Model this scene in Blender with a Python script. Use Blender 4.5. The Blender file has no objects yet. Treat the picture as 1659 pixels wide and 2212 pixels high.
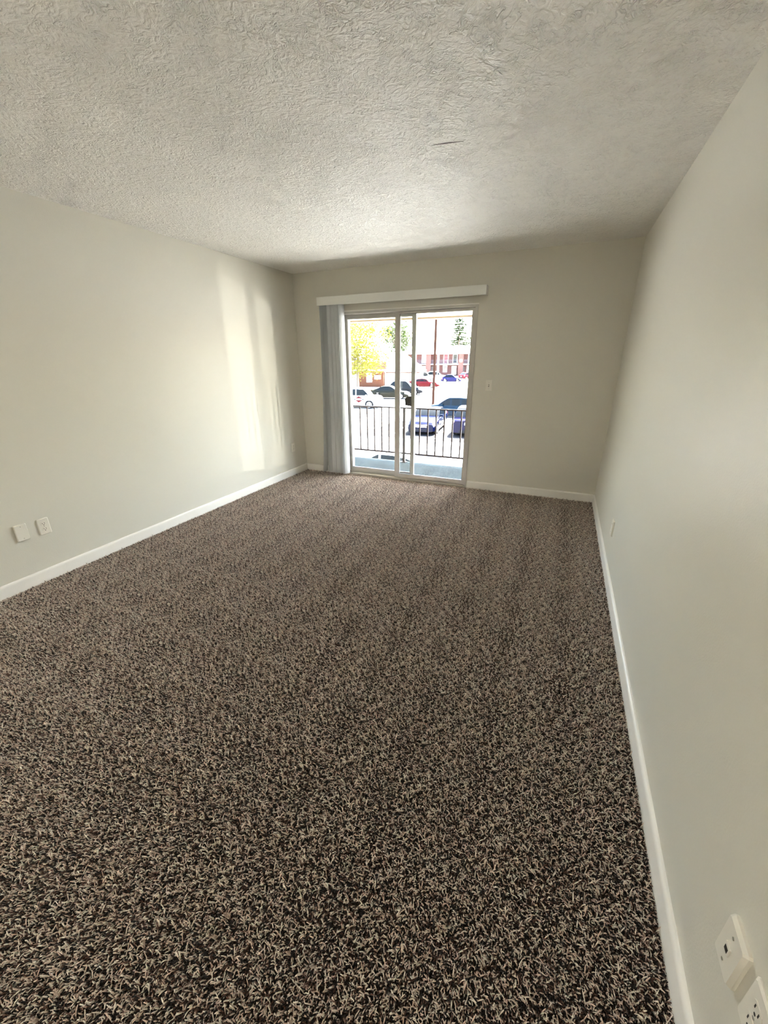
import bpy, bmesh, math, random
from math import sin, cos, pi, radians as R_, sqrt, atan2
from mathutils import Vector, Matrix

scene = bpy.context.scene
COL = scene.collection

# ------------------------------------------------------------------ camera
W, D, H = 3.694, 4.612, 2.44            # room width, distance camera -> door wall, ceiling height
cam_data = bpy.data.cameras.new('camera')
cam_data.sensor_fit = 'HORIZONTAL'
cam_data.sensor_width = 36.0
cam_data.lens = 850.6 / 1659 * 36.0
cam_data.clip_start = 0.02
cam_data.clip_end = 1000
camera = bpy.data.objects.new('camera', cam_data)
COL.objects.link(camera)
RX, RY, RZ = (Vector((0.91626866, 0.40050675, -0.00678864)), Vector((-0.37538979, 0.85264668, -0.36342282)),
              Vector((-0.13976498, 0.33554132, 0.93159958)))   # right, forward, up
m = Matrix.Identity(4)
for i in range(3):
    m[i][0], m[i][1], m[i][2] = RX[i], RZ[i], -RY[i]
m.translation = (3.2294, 0.0, 1.4731)
camera.matrix_world = m
scene.camera = camera

# ------------------------------------------------------------------ sky, sun, exposure
SUN_EL, SUN_AZ = R_(63), R_(28)         # azimuth measured from +y towards +x
world = bpy.data.worlds.new('sky')
scene.world = world
world.use_nodes = True
wn = world.node_tree.nodes
wl = world.node_tree.links
bg = wn['Background']
sky = wn.new('ShaderNodeTexSky')
sky.sky_type = 'NISHITA'
sky.sun_disc = False
sky.sun_elevation = SUN_EL
sky.sun_rotation = SUN_AZ
sky.air_density = 1.0
sky.dust_density = 4.0
sky.ozone_density = 1.0
wl.new(sky.outputs['Color'], bg.inputs['Color'])
bg.inputs['Strength'].default_value = 0.95

sun_data = bpy.data.lights.new('sun', 'SUN')
sun_data.energy = 36.0
sun_data.angle = R_(0.55)
sun_data.color = (1.0, 0.95, 0.86)
sun = bpy.data.objects.new('sun', sun_data)
sd = Vector((sin(SUN_AZ) * cos(SUN_EL), cos(SUN_AZ) * cos(SUN_EL), sin(SUN_EL)))
sun.rotation_euler = sd.to_track_quat('Z', 'Y').to_euler()
COL.objects.link(sun)

# sunlight thrown up into the room by the windscreens of cars parked below (small sharp glints)
def glint(name, src, aim, watts, cone, color=(1.0, .96, .88), radius=0.02, squeeze=1.0, flat=1.0):
    s = bpy.data.lights.new(name, 'SPOT')
    s.energy = watts; s.spot_size = cone; s.spot_blend = 0.06; s.shadow_soft_size = radius; s.color = color
    o = bpy.data.objects.new(name, s)
    o.location = src
    o.rotation_euler = (Vector(src) - Vector(aim)).to_track_quat('Z', 'Y').to_euler()
    o.scale = (squeeze, flat, 1)
    COL.objects.link(o)
glint('glint_far', (30.0, 21.8, -2.6), (2.0, 4.65, 1.2), 1700, R_(9), radius=.012, squeeze=.42)
glint('glint_near', (20.0, 15.4, -2.2), (1.98, 4.65, 1.0), 560, R_(11), radius=.01, squeeze=.42)

for kx, (tx, ty) in enumerate(((1.368, 1.51), (1.247, 1.574))):      # two windows of a nearer car, on the ceiling
    glint('glint_ceiling', (3.9 + .02 * kx, 15.1, -1.7), (tx, ty, H), 330, R_(1.0), radius=.008, squeeze=.14, flat=.42)

scene.view_settings.view_transform = 'Standard'
scene.view_settings.look = 'None'
scene.view_settings.gamma = 1.0
scene.view_settings.use_curve_mapping = False
scene.view_settings.exposure = 2.96
scene.cycles.max_bounces = 10
scene.cycles.diffuse_bounces = 7
scene.cycles.glossy_bounces = 4
scene.cycles.transparent_max_bounces = 24
scene.cycles.caustics_reflective = False
scene.cycles.caustics_refractive = False
scene.cycles.sample_clamp_indirect = 6.0
scene.cycles.use_denoising = True

# ------------------------------------------------------------------ materials
MATS = {}
def srgb(c):
    return tuple(((v / 255) / 12.92 if v / 255 <= .04045 else ((v / 255 + .055) / 1.055) ** 2.4) for v in c)

def mat(name, col, rough=.6, spec=.5, metal=0, coat=0, bump=None, noise=None, trans=0):
    """bump=(scale, strength, distance); noise=(scale, amount) colour mottling"""
    if name in MATS: return MATS[name]
    M = bpy.data.materials.new(name); M.use_nodes = True
    n, l = M.node_tree.nodes, M.node_tree.links
    p = n['Principled BSDF']
    p.inputs['Base Color'].default_value = (*col, 1)
    p.inputs['Roughness'].default_value = rough
    p.inputs['Specular IOR Level'].default_value = spec
    p.inputs['Metallic'].default_value = metal
    p.inputs['Coat Weight'].default_value = coat
    tc = n.new('ShaderNodeTexCoord')
    if noise:
        t = n.new('ShaderNodeTexNoise'); t.inputs['Scale'].default_value = noise[0]; t.inputs['Detail'].default_value = 4
        l.new(tc.outputs['Object'], t.inputs['Vector'])
        mx = n.new('ShaderNodeMix'); mx.data_type = 'RGBA'
        mx.inputs[6].default_value = (*[c * (1 - noise[1]) for c in col], 1)
        mx.inputs[7].default_value = (*[min(1, c * (1 + noise[1])) for c in col], 1)
        l.new(t.outputs['Fac'], mx.inputs[0]); l.new(mx.outputs[2], p.inputs['Base Color'])
    if bump:
        t2 = n.new('ShaderNodeTexNoise'); t2.inputs['Scale'].default_value = bump[0]; t2.inputs['Detail'].default_value = 3
        l.new(tc.outputs['Object'], t2.inputs['Vector'])
        b = n.new('ShaderNodeBump'); b.inputs['Strength'].default_value = bump[1]; b.inputs['Distance'].default_value = bump[2]
        l.new(t2.outputs['Fac'], b.inputs['Height']); l.new(b.outputs['Normal'], p.inputs['Normal'])
    if trans:
        tr = n.new('ShaderNodeBsdfTranslucent'); tr.inputs['Color'].default_value = (*col, 1)
        ms = n.new('ShaderNodeMixShader'); ms.inputs[0].default_value = trans
        out = n['Material Output']
        l.new(p.outputs[0], ms.inputs[1]); l.new(tr.outputs[0], ms.inputs[2]); l.new(ms.outputs[0], out.inputs['Surface'])
    MATS[name] = M
    return M

wall_m = mat('wall_paint', (.665, .643, .566), .40, .22, bump=(160, .12, .004))
base_m = mat('trim_paint', (.84, .82, .77), .35, .4, bump=(60, .06, .003))
plate_m = mat('plate_plastic', (.77, .74, .66), .35, .5)
slot_m = mat('slot_dark', (.03, .025, .02), .6)
screw_m = mat('screw_metal', (.5, .48, .42), .35, .5, .8)
alum_m = mat('door_aluminium', (.46, .445, .41), .38, .5, .45, bump=(90, .05, .002))
alum_dark = mat('track_dark', (.10, .095, .085), .5)
latch_m = mat('latch_black', (.012, .011, .010), .45)
val_m = mat('valance_vinyl', (.74, .74, .70), .4, .4)
vane_m = mat('vane_vinyl', (.68, .70, .70), .45, .4, trans=.25)
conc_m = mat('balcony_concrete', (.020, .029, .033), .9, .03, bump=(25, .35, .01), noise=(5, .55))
soffit_m = mat('soffit_paint', (.82, .77, .60), .6, .3)
eave_m = mat('eave_trim_brown', (.085, .055, .027), .6)
iron_m = mat('railing_iron', (.020, .012, .010), .5, .15, .0)
sill_m = mat('exterior_siding', (.6, .58, .52), .7)

def glass_mat():
    M = bpy.data.materials.new('window_glass'); M.use_nodes = True
    n, l = M.node_tree.nodes, M.node_tree.links
    n.remove(n['Principled BSDF'])
    t = n.new('ShaderNodeBsdfTransparent'); t.inputs[0].default_value = (.95, .965, .955, 1)
    g = n.new('ShaderNodeBsdfGlossy'); g.inputs['Roughness'].default_value = 0.0
    f = n.new('ShaderNodeFresnel'); f.inputs['IOR'].default_value = 1.45
    x = n.new('ShaderNodeMixShader')
    ge = n.new('ShaderNodeNewGeometry')                 # both faces of the thin pane reflect alike
    mr = n.new('ShaderNodeMapRange'); mr.inputs['To Min'].default_value = 1.45; mr.inputs['To Max'].default_value = 1 / 1.45
    l.new(ge.outputs['Backfacing'], mr.inputs['Value']); l.new(mr.outputs[0], f.inputs['IOR'])
    l.new(f.outputs[0], x.inputs[0]); l.new(t.outputs[0], x.inputs[1]); l.new(g.outputs[0], x.inputs[2])
    l.new(x.outputs[0], n['Material Output'].inputs['Surface'])
    return M
glass_m = glass_mat()

def ceiling_mat():
    M = bpy.data.materials.new('ceiling_stomp_texture'); M.use_nodes = True
    n, l = M.node_tree.nodes, M.node_tree.links
    p = n['Principled BSDF']
    p.inputs['Base Color'].default_value = (.89, .87, .815, 1)
    p.inputs['Roughness'].default_value = .55
    p.inputs['Specular IOR Level'].default_value = .3
    tc = n.new('ShaderNodeTexCoord')
    # stomp brush: patches whose short ridges run in a direction of their own
    vo = n.new('ShaderNodeTexVoronoi'); vo.inputs['Scale'].default_value = 6.5; vo.inputs['Randomness'].default_value = 1
    wob = n.new('ShaderNodeTexNoise'); wob.inputs['Scale'].default_value = 9; wob.inputs['Detail'].default_value = 2
    add = n.new('ShaderNodeMix'); add.data_type = 'RGBA'; add.blend_type = 'ADD'; add.inputs[0].default_value = .12
    l.new(tc.outputs['Object'], wob.inputs['Vector']); l.new(tc.outputs['Object'], add.inputs[6]); l.new(wob.outputs['Color'], add.inputs[7])
    l.new(add.outputs[2], vo.inputs['Vector'])
    sep = n.new('ShaderNodeSeparateColor'); l.new(vo.outputs['Color'], sep.inputs[0])
    ang = n.new('ShaderNodeMath'); ang.operation = 'MULTIPLY'; ang.inputs[1].default_value = 6.28
    l.new(sep.outputs[0], ang.inputs[0])
    rot = n.new('ShaderNodeVectorRotate'); rot.rotation_type = 'Z_AXIS'
    l.new(tc.outputs['Object'], rot.inputs['Vector']); l.new(ang.outputs[0], rot.inputs['Angle'])
    mp = n.new('ShaderNodeMapping'); mp.inputs['Scale'].default_value = (1.0, .6, 1)
    l.new(rot.outputs[0], mp.inputs['Vector'])
    no = n.new('ShaderNodeTexNoise'); no.inputs['Scale'].default_value = 40; no.inputs['Detail'].default_value = 2.0
    no.inputs['Distortion'].default_value = 1.3
    l.new(mp.outputs[0], no.inputs['Vector'])
    def math_(op, a, b=None, c=None):
        q = n.new('ShaderNodeMath'); q.operation = op
        for k, v in enumerate((a, b, c)):
            if v is None: continue
            if isinstance(v, (int, float)): q.inputs[k].default_value = v
            else: l.new(v, q.inputs[k])
        return q.outputs[0]
    ridge = math_('ABSOLUTE', math_('SUBTRACT', no.outputs['Fac'], .5))        # thin crevices where the noise crosses its middle
    mk = n.new('ShaderNodeTexNoise'); mk.inputs['Scale'].default_value = 17; mk.inputs['Detail'].default_value = 2
    l.new(tc.outputs['Object'], mk.inputs['Vector'])
    crev = n.new('ShaderNodeMapRange'); crev.interpolation_type = 'SMOOTHSTEP'
    crev.inputs['From Max'].default_value = .07
    l.new(ridge, crev.inputs['Value'])
    mask = n.new('ShaderNodeMapRange'); mask.inputs['From Min'].default_value = .47; mask.inputs['From Max'].default_value = .58
    l.new(mk.outputs['Fac'], mask.inputs['Value'])
    rp = n.new('ShaderNodeValToRGB')
    rp.color_ramp.elements[0].position = .34; rp.color_ramp.elements[1].position = .66
    l.new(no.outputs['Fac'], rp.inputs[0])
    hgt = math_('MULTIPLY_ADD', math_('MAXIMUM', crev.outputs[0], math_('SUBTRACT', 1.0, mask.outputs[0])), .75, math_('MULTIPLY', rp.outputs[0], .55))
    fine = n.new('ShaderNodeTexNoise'); fine.inputs['Scale'].default_value = 210; fine.inputs['Detail'].default_value = 2
    l.new(tc.outputs['Object'], fine.inputs['Vector'])
    ma = n.new('ShaderNodeMath'); ma.operation = 'MULTIPLY_ADD'; ma.inputs[1].default_value = .25
    l.new(fine.outputs['Fac'], ma.inputs[0]); l.new(hgt, ma.inputs[2])
    b = n.new('ShaderNodeBump'); b.inputs['Strength'].default_value = .9; b.inputs['Distance'].default_value = .010
    l.new(ma.outputs[0], b.inputs['Height']); l.new(b.outputs['Normal'], p.inputs['Normal'])
    return M
ceil_m = ceiling_mat()

def carpet_mat():
    M = bpy.data.materials.new('carpet_yarn'); M.use_nodes = True
    n, l = M.node_tree.nodes, M.node_tree.links
    p = n['Principled BSDF']
    at = n.new('ShaderNodeAttribute'); at.attribute_name = 'tint'
    l.new(at.outputs['Color'], p.inputs['Base Color'])
    p.inputs['Roughness'].default_value = .5
    p.inputs['Specular IOR Level'].default_value = .35
    p.inputs['Sheen Weight'].default_value = .45
    p.inputs['Sheen Roughness'].default_value = .4
    p.inputs['Sheen Tint'].default_value = (.9, .85, .8, 1)
    tr = n.new('ShaderNodeBsdfTranslucent'); l.new(at.outputs['Color'], tr.inputs['Color'])
    ms = n.new('ShaderNodeMixShader'); ms.inputs[0].default_value = .12      # nylon yarn lets light through
    l.new(p.outputs[0], ms.inputs[1]); l.new(tr.outputs[0], ms.inputs[2]); l.new(ms.outputs[0], n['Material Output'].inputs['Surface'])
    return M
carpet_m = carpet_mat()
backing_m = mat('carpet_backing', (.035, .022, .015), .95, .05)

def brick_mat(name, c1, c2, mortar, scale):
    M = bpy.data.materials.new(name); M.use_nodes = True
    n, l = M.node_tree.nodes, M.node_tree.links
    p = n['Principled BSDF']; p.inputs['Roughness'].default_value = .9; p.inputs['Specular IOR Level'].default_value = .03
    tc = n.new('ShaderNodeTexCoord')
    mp = n.new('ShaderNodeMapping'); mp.inputs['Rotation'].default_value = (R_(90), 0, 0)
    b = n.new('ShaderNodeTexBrick'); b.inputs['Scale'].default_value = scale
    b.inputs['Color1'].default_value = (*c1, 1); b.inputs['Color2'].default_value = (*c2, 1); b.inputs['Mortar'].default_value = (*mortar, 1)
    b.inputs['Mortar Size'].default_value = .03
    l.new(tc.outputs['Object'], mp.inputs[0]); l.new(mp.outputs[0], b.inputs['Vector']); l.new(b.outputs['Color'], p.inputs['Base Color'])
    return M

# ------------------------------------------------------------------ mesh helpers
class MB:
    def __init__(s): s.v = []; s.f = []
    def add(s, vs, fs):
        o = len(s.v); s.v += [tuple(v) for v in vs]; s.f += [tuple(i + o for i in f) for f in fs]; return s
    def box(s, x0, x1, y0, y1, z0, z1):
        return s.add([(x0, y0, z0), (x1, y0, z0), (x1, y1, z0), (x0, y1, z0), (x0, y0, z1), (x1, y0, z1), (x1, y1, z1), (x0, y1, z1)],
                     [(0, 3, 2, 1), (4, 5, 6, 7), (0, 1, 5, 4), (1, 2, 6, 5), (2, 3, 7, 6), (3, 0, 4, 7)])
    def tube(s, pts, rad, n=8, caps=True):
        pts = [Vector(p) for p in pts]
        rad = rad if isinstance(rad, (list, tuple)) else [rad] * len(pts)
        rings = []
        for i, p in enumerate(pts):
            t = (pts[min(i + 1, len(pts) - 1)] - pts[max(i - 1, 0)]).normalized()
            a = t.cross(Vector((0, 0, 1)) if abs(t.z) < .9 else Vector((1, 0, 0))).normalized(); b = t.cross(a)
            rings.append([p + (a * cos(2 * pi * k / n) + b * sin(2 * pi * k / n)) * rad[i] for k in range(n)])
        return s.loft(rings, True, caps)
    def loft(s, rings, closed=True, caps=True):
        n = len(rings[0]); vs = [v for r in rings for v in r]; fs = []
        for i in range(len(rings) - 1):
            for k in range(n if closed else n - 1):
                k2 = (k + 1) % n
                fs.append((i * n + k, i * n + k2, (i + 1) * n + k2, (i + 1) * n + k))
        if caps and closed:
            fs.append(tuple(reversed(range(n)))); fs.append(tuple((len(rings) - 1) * n + k for k in range(n)))
        return s.add(vs, fs)
    def prism(s, poly, axis, a, b):
        """poly: 2-D outline; axis: which coordinate runs from a to b (0,1,2)"""
        def P(u, v, w):
            return {0: (w, u, v), 1: (u, w, v), 2: (u, v, w)}[axis]
        return s.loft([[P(u, v, a) for u, v in poly], [P(u, v, b) for u, v in poly]])
    def xf(s, mtx):
        s.v = [tuple(mtx @ Vector(v)) for v in s.v]; return s
    def build(s, name, m, parent=None, smooth=False, bevel=0):
        me = bpy.data.meshes.new(name)
        me.from_pydata(s.v, [], s.f)
        bm = bmesh.new(); bm.from_mesh(me)
        bmesh.ops.recalc_face_normals(bm, faces=bm.faces)
        if bevel:
            bmesh.ops.bevel(bm, geom=[e for e in bm.edges if e.is_manifold and e.calc_face_angle(0) > .6], offset=bevel, segments=2, profile=.7, affect='EDGES')
        bm.to_mesh(me); bm.free()
        me.materials.append(m)
        if smooth:
            me.polygons.foreach_set('use_smooth', [True] * len(me.polygons))
            if smooth != 'full': me.set_sharp_from_angle(angle=R_(38))
        o = bpy.data.objects.new(name, me); COL.objects.link(o)
        if parent: o.parent = parent
        return o

def tag(o, label=None, cat=None, group=None, kind=None):
    if label: o['label'] = label
    if cat: o['category'] = cat
    if group: o['group'] = group
    if kind: o['kind'] = kind
    return o
def empty(name, loc=(0, 0, 0), rz=0):
    o = bpy.data.objects.new(name, None); o.empty_display_size = .1
    o.location = loc; o.rotation_euler = (0, 0, rz); COL.objects.link(o); return o
def structure(o, label=None):
    o['kind'] = 'structure'
    if label: o['label'] = label
    return o
def copy_tree(o, parent=None):
    c = o.copy(); COL.objects.link(c)
    if parent: c.parent = parent
    for ch in list(o.children): copy_tree(ch, c)
    return c

# ------------------------------------------------------------------ room shell
T = 0.12
PN = W / 13.0                                  # carpet module
Y0 = 4.60 - 27 * PN                            # rear wall (behind the camera)
FL = -0.016
structure(MB().box(-T, W + T, Y0 - T, D + .14, -.25, FL).build('floor', backing_m), 'floor under the brown carpet of the empty room')
structure(MB().box(-T, W + T, Y0 - T, D + .14, H, H + .2).build('ceiling', ceil_m), 'cream ceiling with a stomped brush texture')
structure(MB().box(-T, 0, Y0 - T, D + .14, FL, H).build('wall_left', wall_m), 'off-white left wall with faint patches of reflected sunlight')
structure(MB().box(W, W + T, Y0 - T, D + .14, FL, H).build('wall_right', wall_m), 'off-white right wall, closest to the viewer')
OX0, OX1, OZ = .628, 2.292, 1.992              # door opening
structure(MB().box(0, OX0, D, D + .14, FL, H).box(OX1, W, D, D + .14, FL, H).box(OX0, OX1, D, D + .14, OZ, H).box(OX0, OX1, D, D + .14, -.2, FL)
          .build('wall_back', wall_m), 'off-white end wall around the sliding glass door')
structure(MB().box(0, W, Y0 - T, Y0, FL, H).build('wall_front', wall_m), 'off-white wall behind the viewer')
# added fill light: an unseen torchiere behind the camera, brightening the ceiling
def lathe(prof, n=32):
    return MB().loft([[(r * cos(2 * pi * k / n), r * sin(2 * pi * k / n), z) for k in range(n)] for r, z in prof])
lamp = tag(empty('fill_lamp', (1.75, -1.7, .0)), 'added fill uplighter with an open bowl, unseen behind the viewer', 'lamp')
lathe([(.14, 0), (.14, .02), (.03, .035), (.014, .05)]).build('fill_lamp_base', alum_m, lamp, True)
MB().tube([(0, 0, .04), (0, 0, 1.58)], .012, 12).build('fill_lamp_pole', alum_m, lamp, True)
MB().loft([[(r * cos(2 * pi * k / 32), r * sin(2 * pi * k / 32), z) for k in range(32)] for r, z in
          ((.014, 1.57), (.08, 1.60), (.15, 1.67), (.18, 1.75), (.176, 1.75), (.145, 1.675), (.075, 1.61), (.01, 1.585))]).build('fill_lamp_shade', base_m, lamp, True)
ld = bpy.data.lights.new('fill_bulb', 'POINT'); ld.energy = 30; ld.shadow_soft_size = .05; ld.color = (1, .96, .90)
lb = bpy.data.objects.new('fill_bulb', ld); lb.location = (0, 0, 1.68); lb.parent = lamp; COL.objects.link(lb)

# baseboards
def baseboard(name, pts_axis, a, b, off, sgn):
    """rounded board; pts_axis 0 runs in x at y=off, 1 runs in y at x=off; sgn = direction into the room"""
    prof = [(0, FL), (.0135, FL), (.0135, .066), (.0125, .074), (.0095, .080), (.005, .083), (0, .084)]
    poly = [(off + sgn * u, v) for u, v in prof]
    mb = MB()
    if pts_axis == 0:
        mb.loft([[(a, u, v) for u, v in poly], [(b, u, v) for u, v in poly]])
    else:
        mb.loft([[(u, a, v) for u, v in poly], [(u, b, v) for u, v in poly]])
    return structure(mb.build(name, base_m, smooth=True), None)
baseboard('baseboard_left', 1, Y0 + .0135, D - .0, 0, 1)['label'] = 'white baseboard along the left wall'
baseboard('baseboard_right', 1, Y0 + .0135, D - .0, W, -1)['label'] = 'white baseboard along the right wall'
bbk = structure(empty('baseboard_back', (0, 0, 0)), 'white baseboard along the end wall')
def bb_piece(a, b):
    prof = [(0, FL), (.0135, FL), (.0135, .066), (.0125, .074), (.0095, .080), (.005, .083), (0, .084)]
    MB().loft([[(a, D - u, v) for u, v in prof], [(b, D - u, v) for u, v in prof]]).build('board', base_m, bbk, True)
bb_piece(.0135, .615); bb_piece(OX1 + .012, W - .0135)
baseboard('baseboard_front', 0, 0, W, Y0, 1)['label'] = 'white baseboard behind the viewer'

# carpet: one square of twisted yarn tufts laid edge to edge by geometry nodes
def make_carpet():
    rnd = random.Random(7)
    n = 72; s = PN / n
    # smooth lean field, periodic over the square
    ri = lambda a, b: rnd.choice((-1, 1)) * rnd.randint(a, b)
    waves = [(ri(5, 15), ri(5, 15), rnd.uniform(0, 6.28), rnd.uniform(.4, 1)) for _ in range(14)]
    waves2 = [(ri(6, 20), ri(6, 20), rnd.uniform(0, 6.28), rnd.uniform(.4, 1)) for _ in range(18)]
    vs, fs, cols = [], [], []
    for i in range(n):
        for j in range(n):
            x = (i + .5 + rnd.uniform(-.45, .45)) * s; y = (j + .5 + rnd.uniform(-.45, .45)) * s
            u, v = x / PN * 2 * pi, y / PN * 2 * pi
            fa = sum(w[3] * sin(w[0] * u + w[1] * v + w[2]) for w in waves)
            fb = sum(w[3] * sin(w[0] * u + w[1] * v + w[2]) for w in waves2)
            lx = 6 * fa + rnd.gauss(0, 13); ly = -30 + 6 * fb + rnd.gauss(0, 13)      # degrees; the nap lies towards the room
            az = atan2(ly, lx)
            lean = R_(min(62, max(2, sqrt(lx * lx + ly * ly))))
            ln = rnd.uniform(.011, .0155) * max(.4, 1 + .17 * fb)
            r0 = rnd.uniform(.0012, .00175)
            q = rnd.random() + .09 * fb
            if q < .38: c = srgb((22, 10, 7))
            elif q < .57: c = srgb((104, 70, 56))
            elif q < .78: c = srgb((230, 206, 190))
            else: c = srgb((252, 240, 226))
            k = rnd.uniform(.85, 1.12); c = tuple(min(1, a * k) for a in c)
            d = Vector((cos(az), sin(az), 0)); side = Vector((-sin(az), cos(az), 0))
            p = Vector((x - PN / 2, y - PN / 2, 0)); base = len(vs)
            bend = rnd.uniform(-.6, 1.6); curl = rnd.uniform(-1.2, 1.2)
            rr = [r0 * .85, r0, r0 * 1.05, r0 * .7]
            for t in range(4):
                a_ = min(R_(95), lean * (.35 + .5 * t / 1.5) + bend * t * .12)
                dirv = (d * sin(a_) + Vector((0, 0, 1)) * cos(a_) + side * curl * t * .15).normalized()
                if t: p = p + dirv * ln / 3
                e1 = side; e2 = dirv.cross(e1).normalized()
                for kk in range(4):
                    th = 2 * pi * kk / 4 + t * .5
                    w = p + (e1 * cos(th) + e2 * sin(th)) * rr[t]
                    vs.append((w.x, w.y, max(w.z, .0002))); cols.append(c)
            for t in range(3):
                for kk in range(4):
                    k2 = (kk + 1) % 4
                    fs.append((base + t * 4 + kk, base + t * 4 + k2, base + t * 4 + 4 + k2, base + t * 4 + 4 + kk))
            fs.append((base + 12, base + 13, base + 14, base + 15))
    me = bpy.data.meshes.new('carpet'); me.from_pydata(vs, [], fs)
    ca = me.attributes.new('tint', 'FLOAT_COLOR', 'POINT')
    ca.data.foreach_set('color', [x for c in cols for x in (*c, 1.0)])
    me.polygons.foreach_set('use_smooth', [True] * len(me.polygons))
    me.materials.append(carpet_m)
    o = bpy.data.objects.new('carpet', me); COL.objects.link(o)
    ng = bpy.data.node_groups.new('lay_carpet', 'GeometryNodeTree')
    ng.interface.new_socket('Geometry', in_out='INPUT', socket_type='NodeSocketGeometry')
    ng.interface.new_socket('Geometry', in_out='OUTPUT', socket_type='NodeSocketGeometry')
    N, L = ng.nodes, ng.links
    gi, go = N.new('NodeGroupInput'), N.new('NodeGroupOutput')
    gr = N.new('GeometryNodeMeshGrid')
    gr.inputs['Size X'].default_value = 12 * PN; gr.inputs['Size Y'].default_value = 26 * PN
    gr.inputs['Vertices X'].default_value = 13; gr.inputs['Vertices Y'].default_value = 27
    tr = N.new('GeometryNodeTransform'); tr.inputs['Translation'].default_value = (W / 2, (4.60 + Y0) / 2, 0)
    rv = N.new('FunctionNodeRandomValue'); rv.data_type = 'INT'
    for s_ in rv.inputs:
        if s_.name == 'Min' and s_.type == 'INT': s_.default_value = 0
        if s_.name == 'Max' and s_.type == 'INT': s_.default_value = 1
    ro = [s_ for s_ in rv.outputs if s_.type == 'INT'][0]
    mu = N.new('ShaderNodeMath'); mu.operation = 'MULTIPLY_ADD'; mu.inputs[1].default_value = -2; mu.inputs[2].default_value = 1
    ip = N.new('GeometryNodeInstanceOnPoints')
    L.new(gr.outputs['Mesh'], tr.inputs['Geometry']); L.new(tr.outputs['Geometry'], ip.inputs['Points'])
    L.new(gi.outputs[0], ip.inputs['Instance']); L.new(ro, mu.inputs[0])
    cs = N.new('ShaderNodeCombineXYZ'); cs.inputs['Y'].default_value = 1; cs.inputs['Z'].default_value = 1
    L.new(mu.outputs[0], cs.inputs['X']); L.new(cs.outputs[0], ip.inputs['Scale'])      # half of the squares are mirrored
    L.new(ip.outputs['Instances'], go.inputs[0])
    o.location.z = FL
    md = o.modifiers.new('lay', 'NODES'); md.node_group = ng
    tag(o, 'speckled brown and beige cut pile carpet covering the whole floor', 'carpet', kind='stuff')
make_carpet()

# ------------------------------------------------------------------ sliding glass door
door = structure(empty('door_1', (0, 0, 0)), 'aluminium sliding glass door to the balcony')
MB().box(OX0, .662, 4.605, 4.75, .02, OZ).box(.662, .70, 4.715, 4.75, .02, OZ).build('jamb', alum_m, door, bevel=.002)
MB().box(2.262, OX1, 4.605, 4.75, .02, OZ).build('jamb', alum_m, door, bevel=.002)
MB().box(OX0 + .034, 2.262, 4.605, 4.75, 1.966, OZ).box(OX0 + .034, 2.262, 4.668, 4.676, 1.945, 1.966).build('head', alum_m, door, bevel=.0015)
MB().box(OX0, OX1, 4.600, 4.76, FL, .02).box(.662, 2.262, 4.668, 4.676, .02, .034).build('sill', alum_m, door, bevel=.002)
MB().box(OX0 - .004, OX1 + .006, 4.603, 4.612, OZ, OZ + .012).build('head_trim', base_m, door)
def panel(name, x0, x1, y0, y1, z0, z1, sl, sr, rb, rt):
    f = MB().box(x0, x0 + sl, y0, y1, z0, z1).box(x1 - sr, x1, y0, y1, z0, z1).box(x0 + sl, x1 - sr, y0, y1, z0, z0 + rb).box(x0 + sl, x1 - sr, y0, y1, z1 - rt, z1)
    o = f.build(name, alum_m, door, bevel=.0025)
    ym = (y0 + y1) / 2
    MB().box(x0 + sl - .004, x1 - sr + .004, ym - .003, ym + .003, z0 + rb - .004, z1 - rt + .004).build('glass_pane', glass_m, o)
    # dark glazing gasket lines
    g = MB(); e = .004
    g.box(x0 + sl, x1 - sr, y0 + .004, ym - .003, z0 + rb, z0 + rb + e).box(x0 + sl, x1 - sr, y0 + .004, ym - .003, z1 - rt - e, z1 - rt)
    g.box(x0 + sl, x0 + sl + e, y0 + .004, ym - .003, z0 + rb + e, z1 - rt - e).box(x1 - sr - e, x1 - sr, y0 + .004, ym - .003, z0 + rb + e, z1 - rt - e)
    g.build('gasket', alum_dark, o)
    return o
fixed = panel('fixed_panel', .664, 1.588, 4.678, 4.712, .022, 1.963, .034, .048, .062, .044)
slide = panel('sliding_panel', 1.345, 2.262, 4.630, 4.664, .020, 1.964, .060, .030, .052, .022)
lt = MB().box(1.462, 1.540, 4.664, 4.677, .945, 1.03)
lt = MB().prism([(1.47, .935), (1.545, .925), (1.545, 1.045), (1.50, 1.04), (1.462, 1.015)], 1, 4.6655, 4.6775)
lo = lt.build('latch', latch_m, fixed, bevel=.002); lo['label'] = 'black plastic door latch'

# ------------------------------------------------------------------ vertical blind
blind = tag(empty('vertical_blind', (0, 0, 0)), 'white vertical blind with valance, vanes stacked at the left of the glass door', 'blind')
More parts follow.
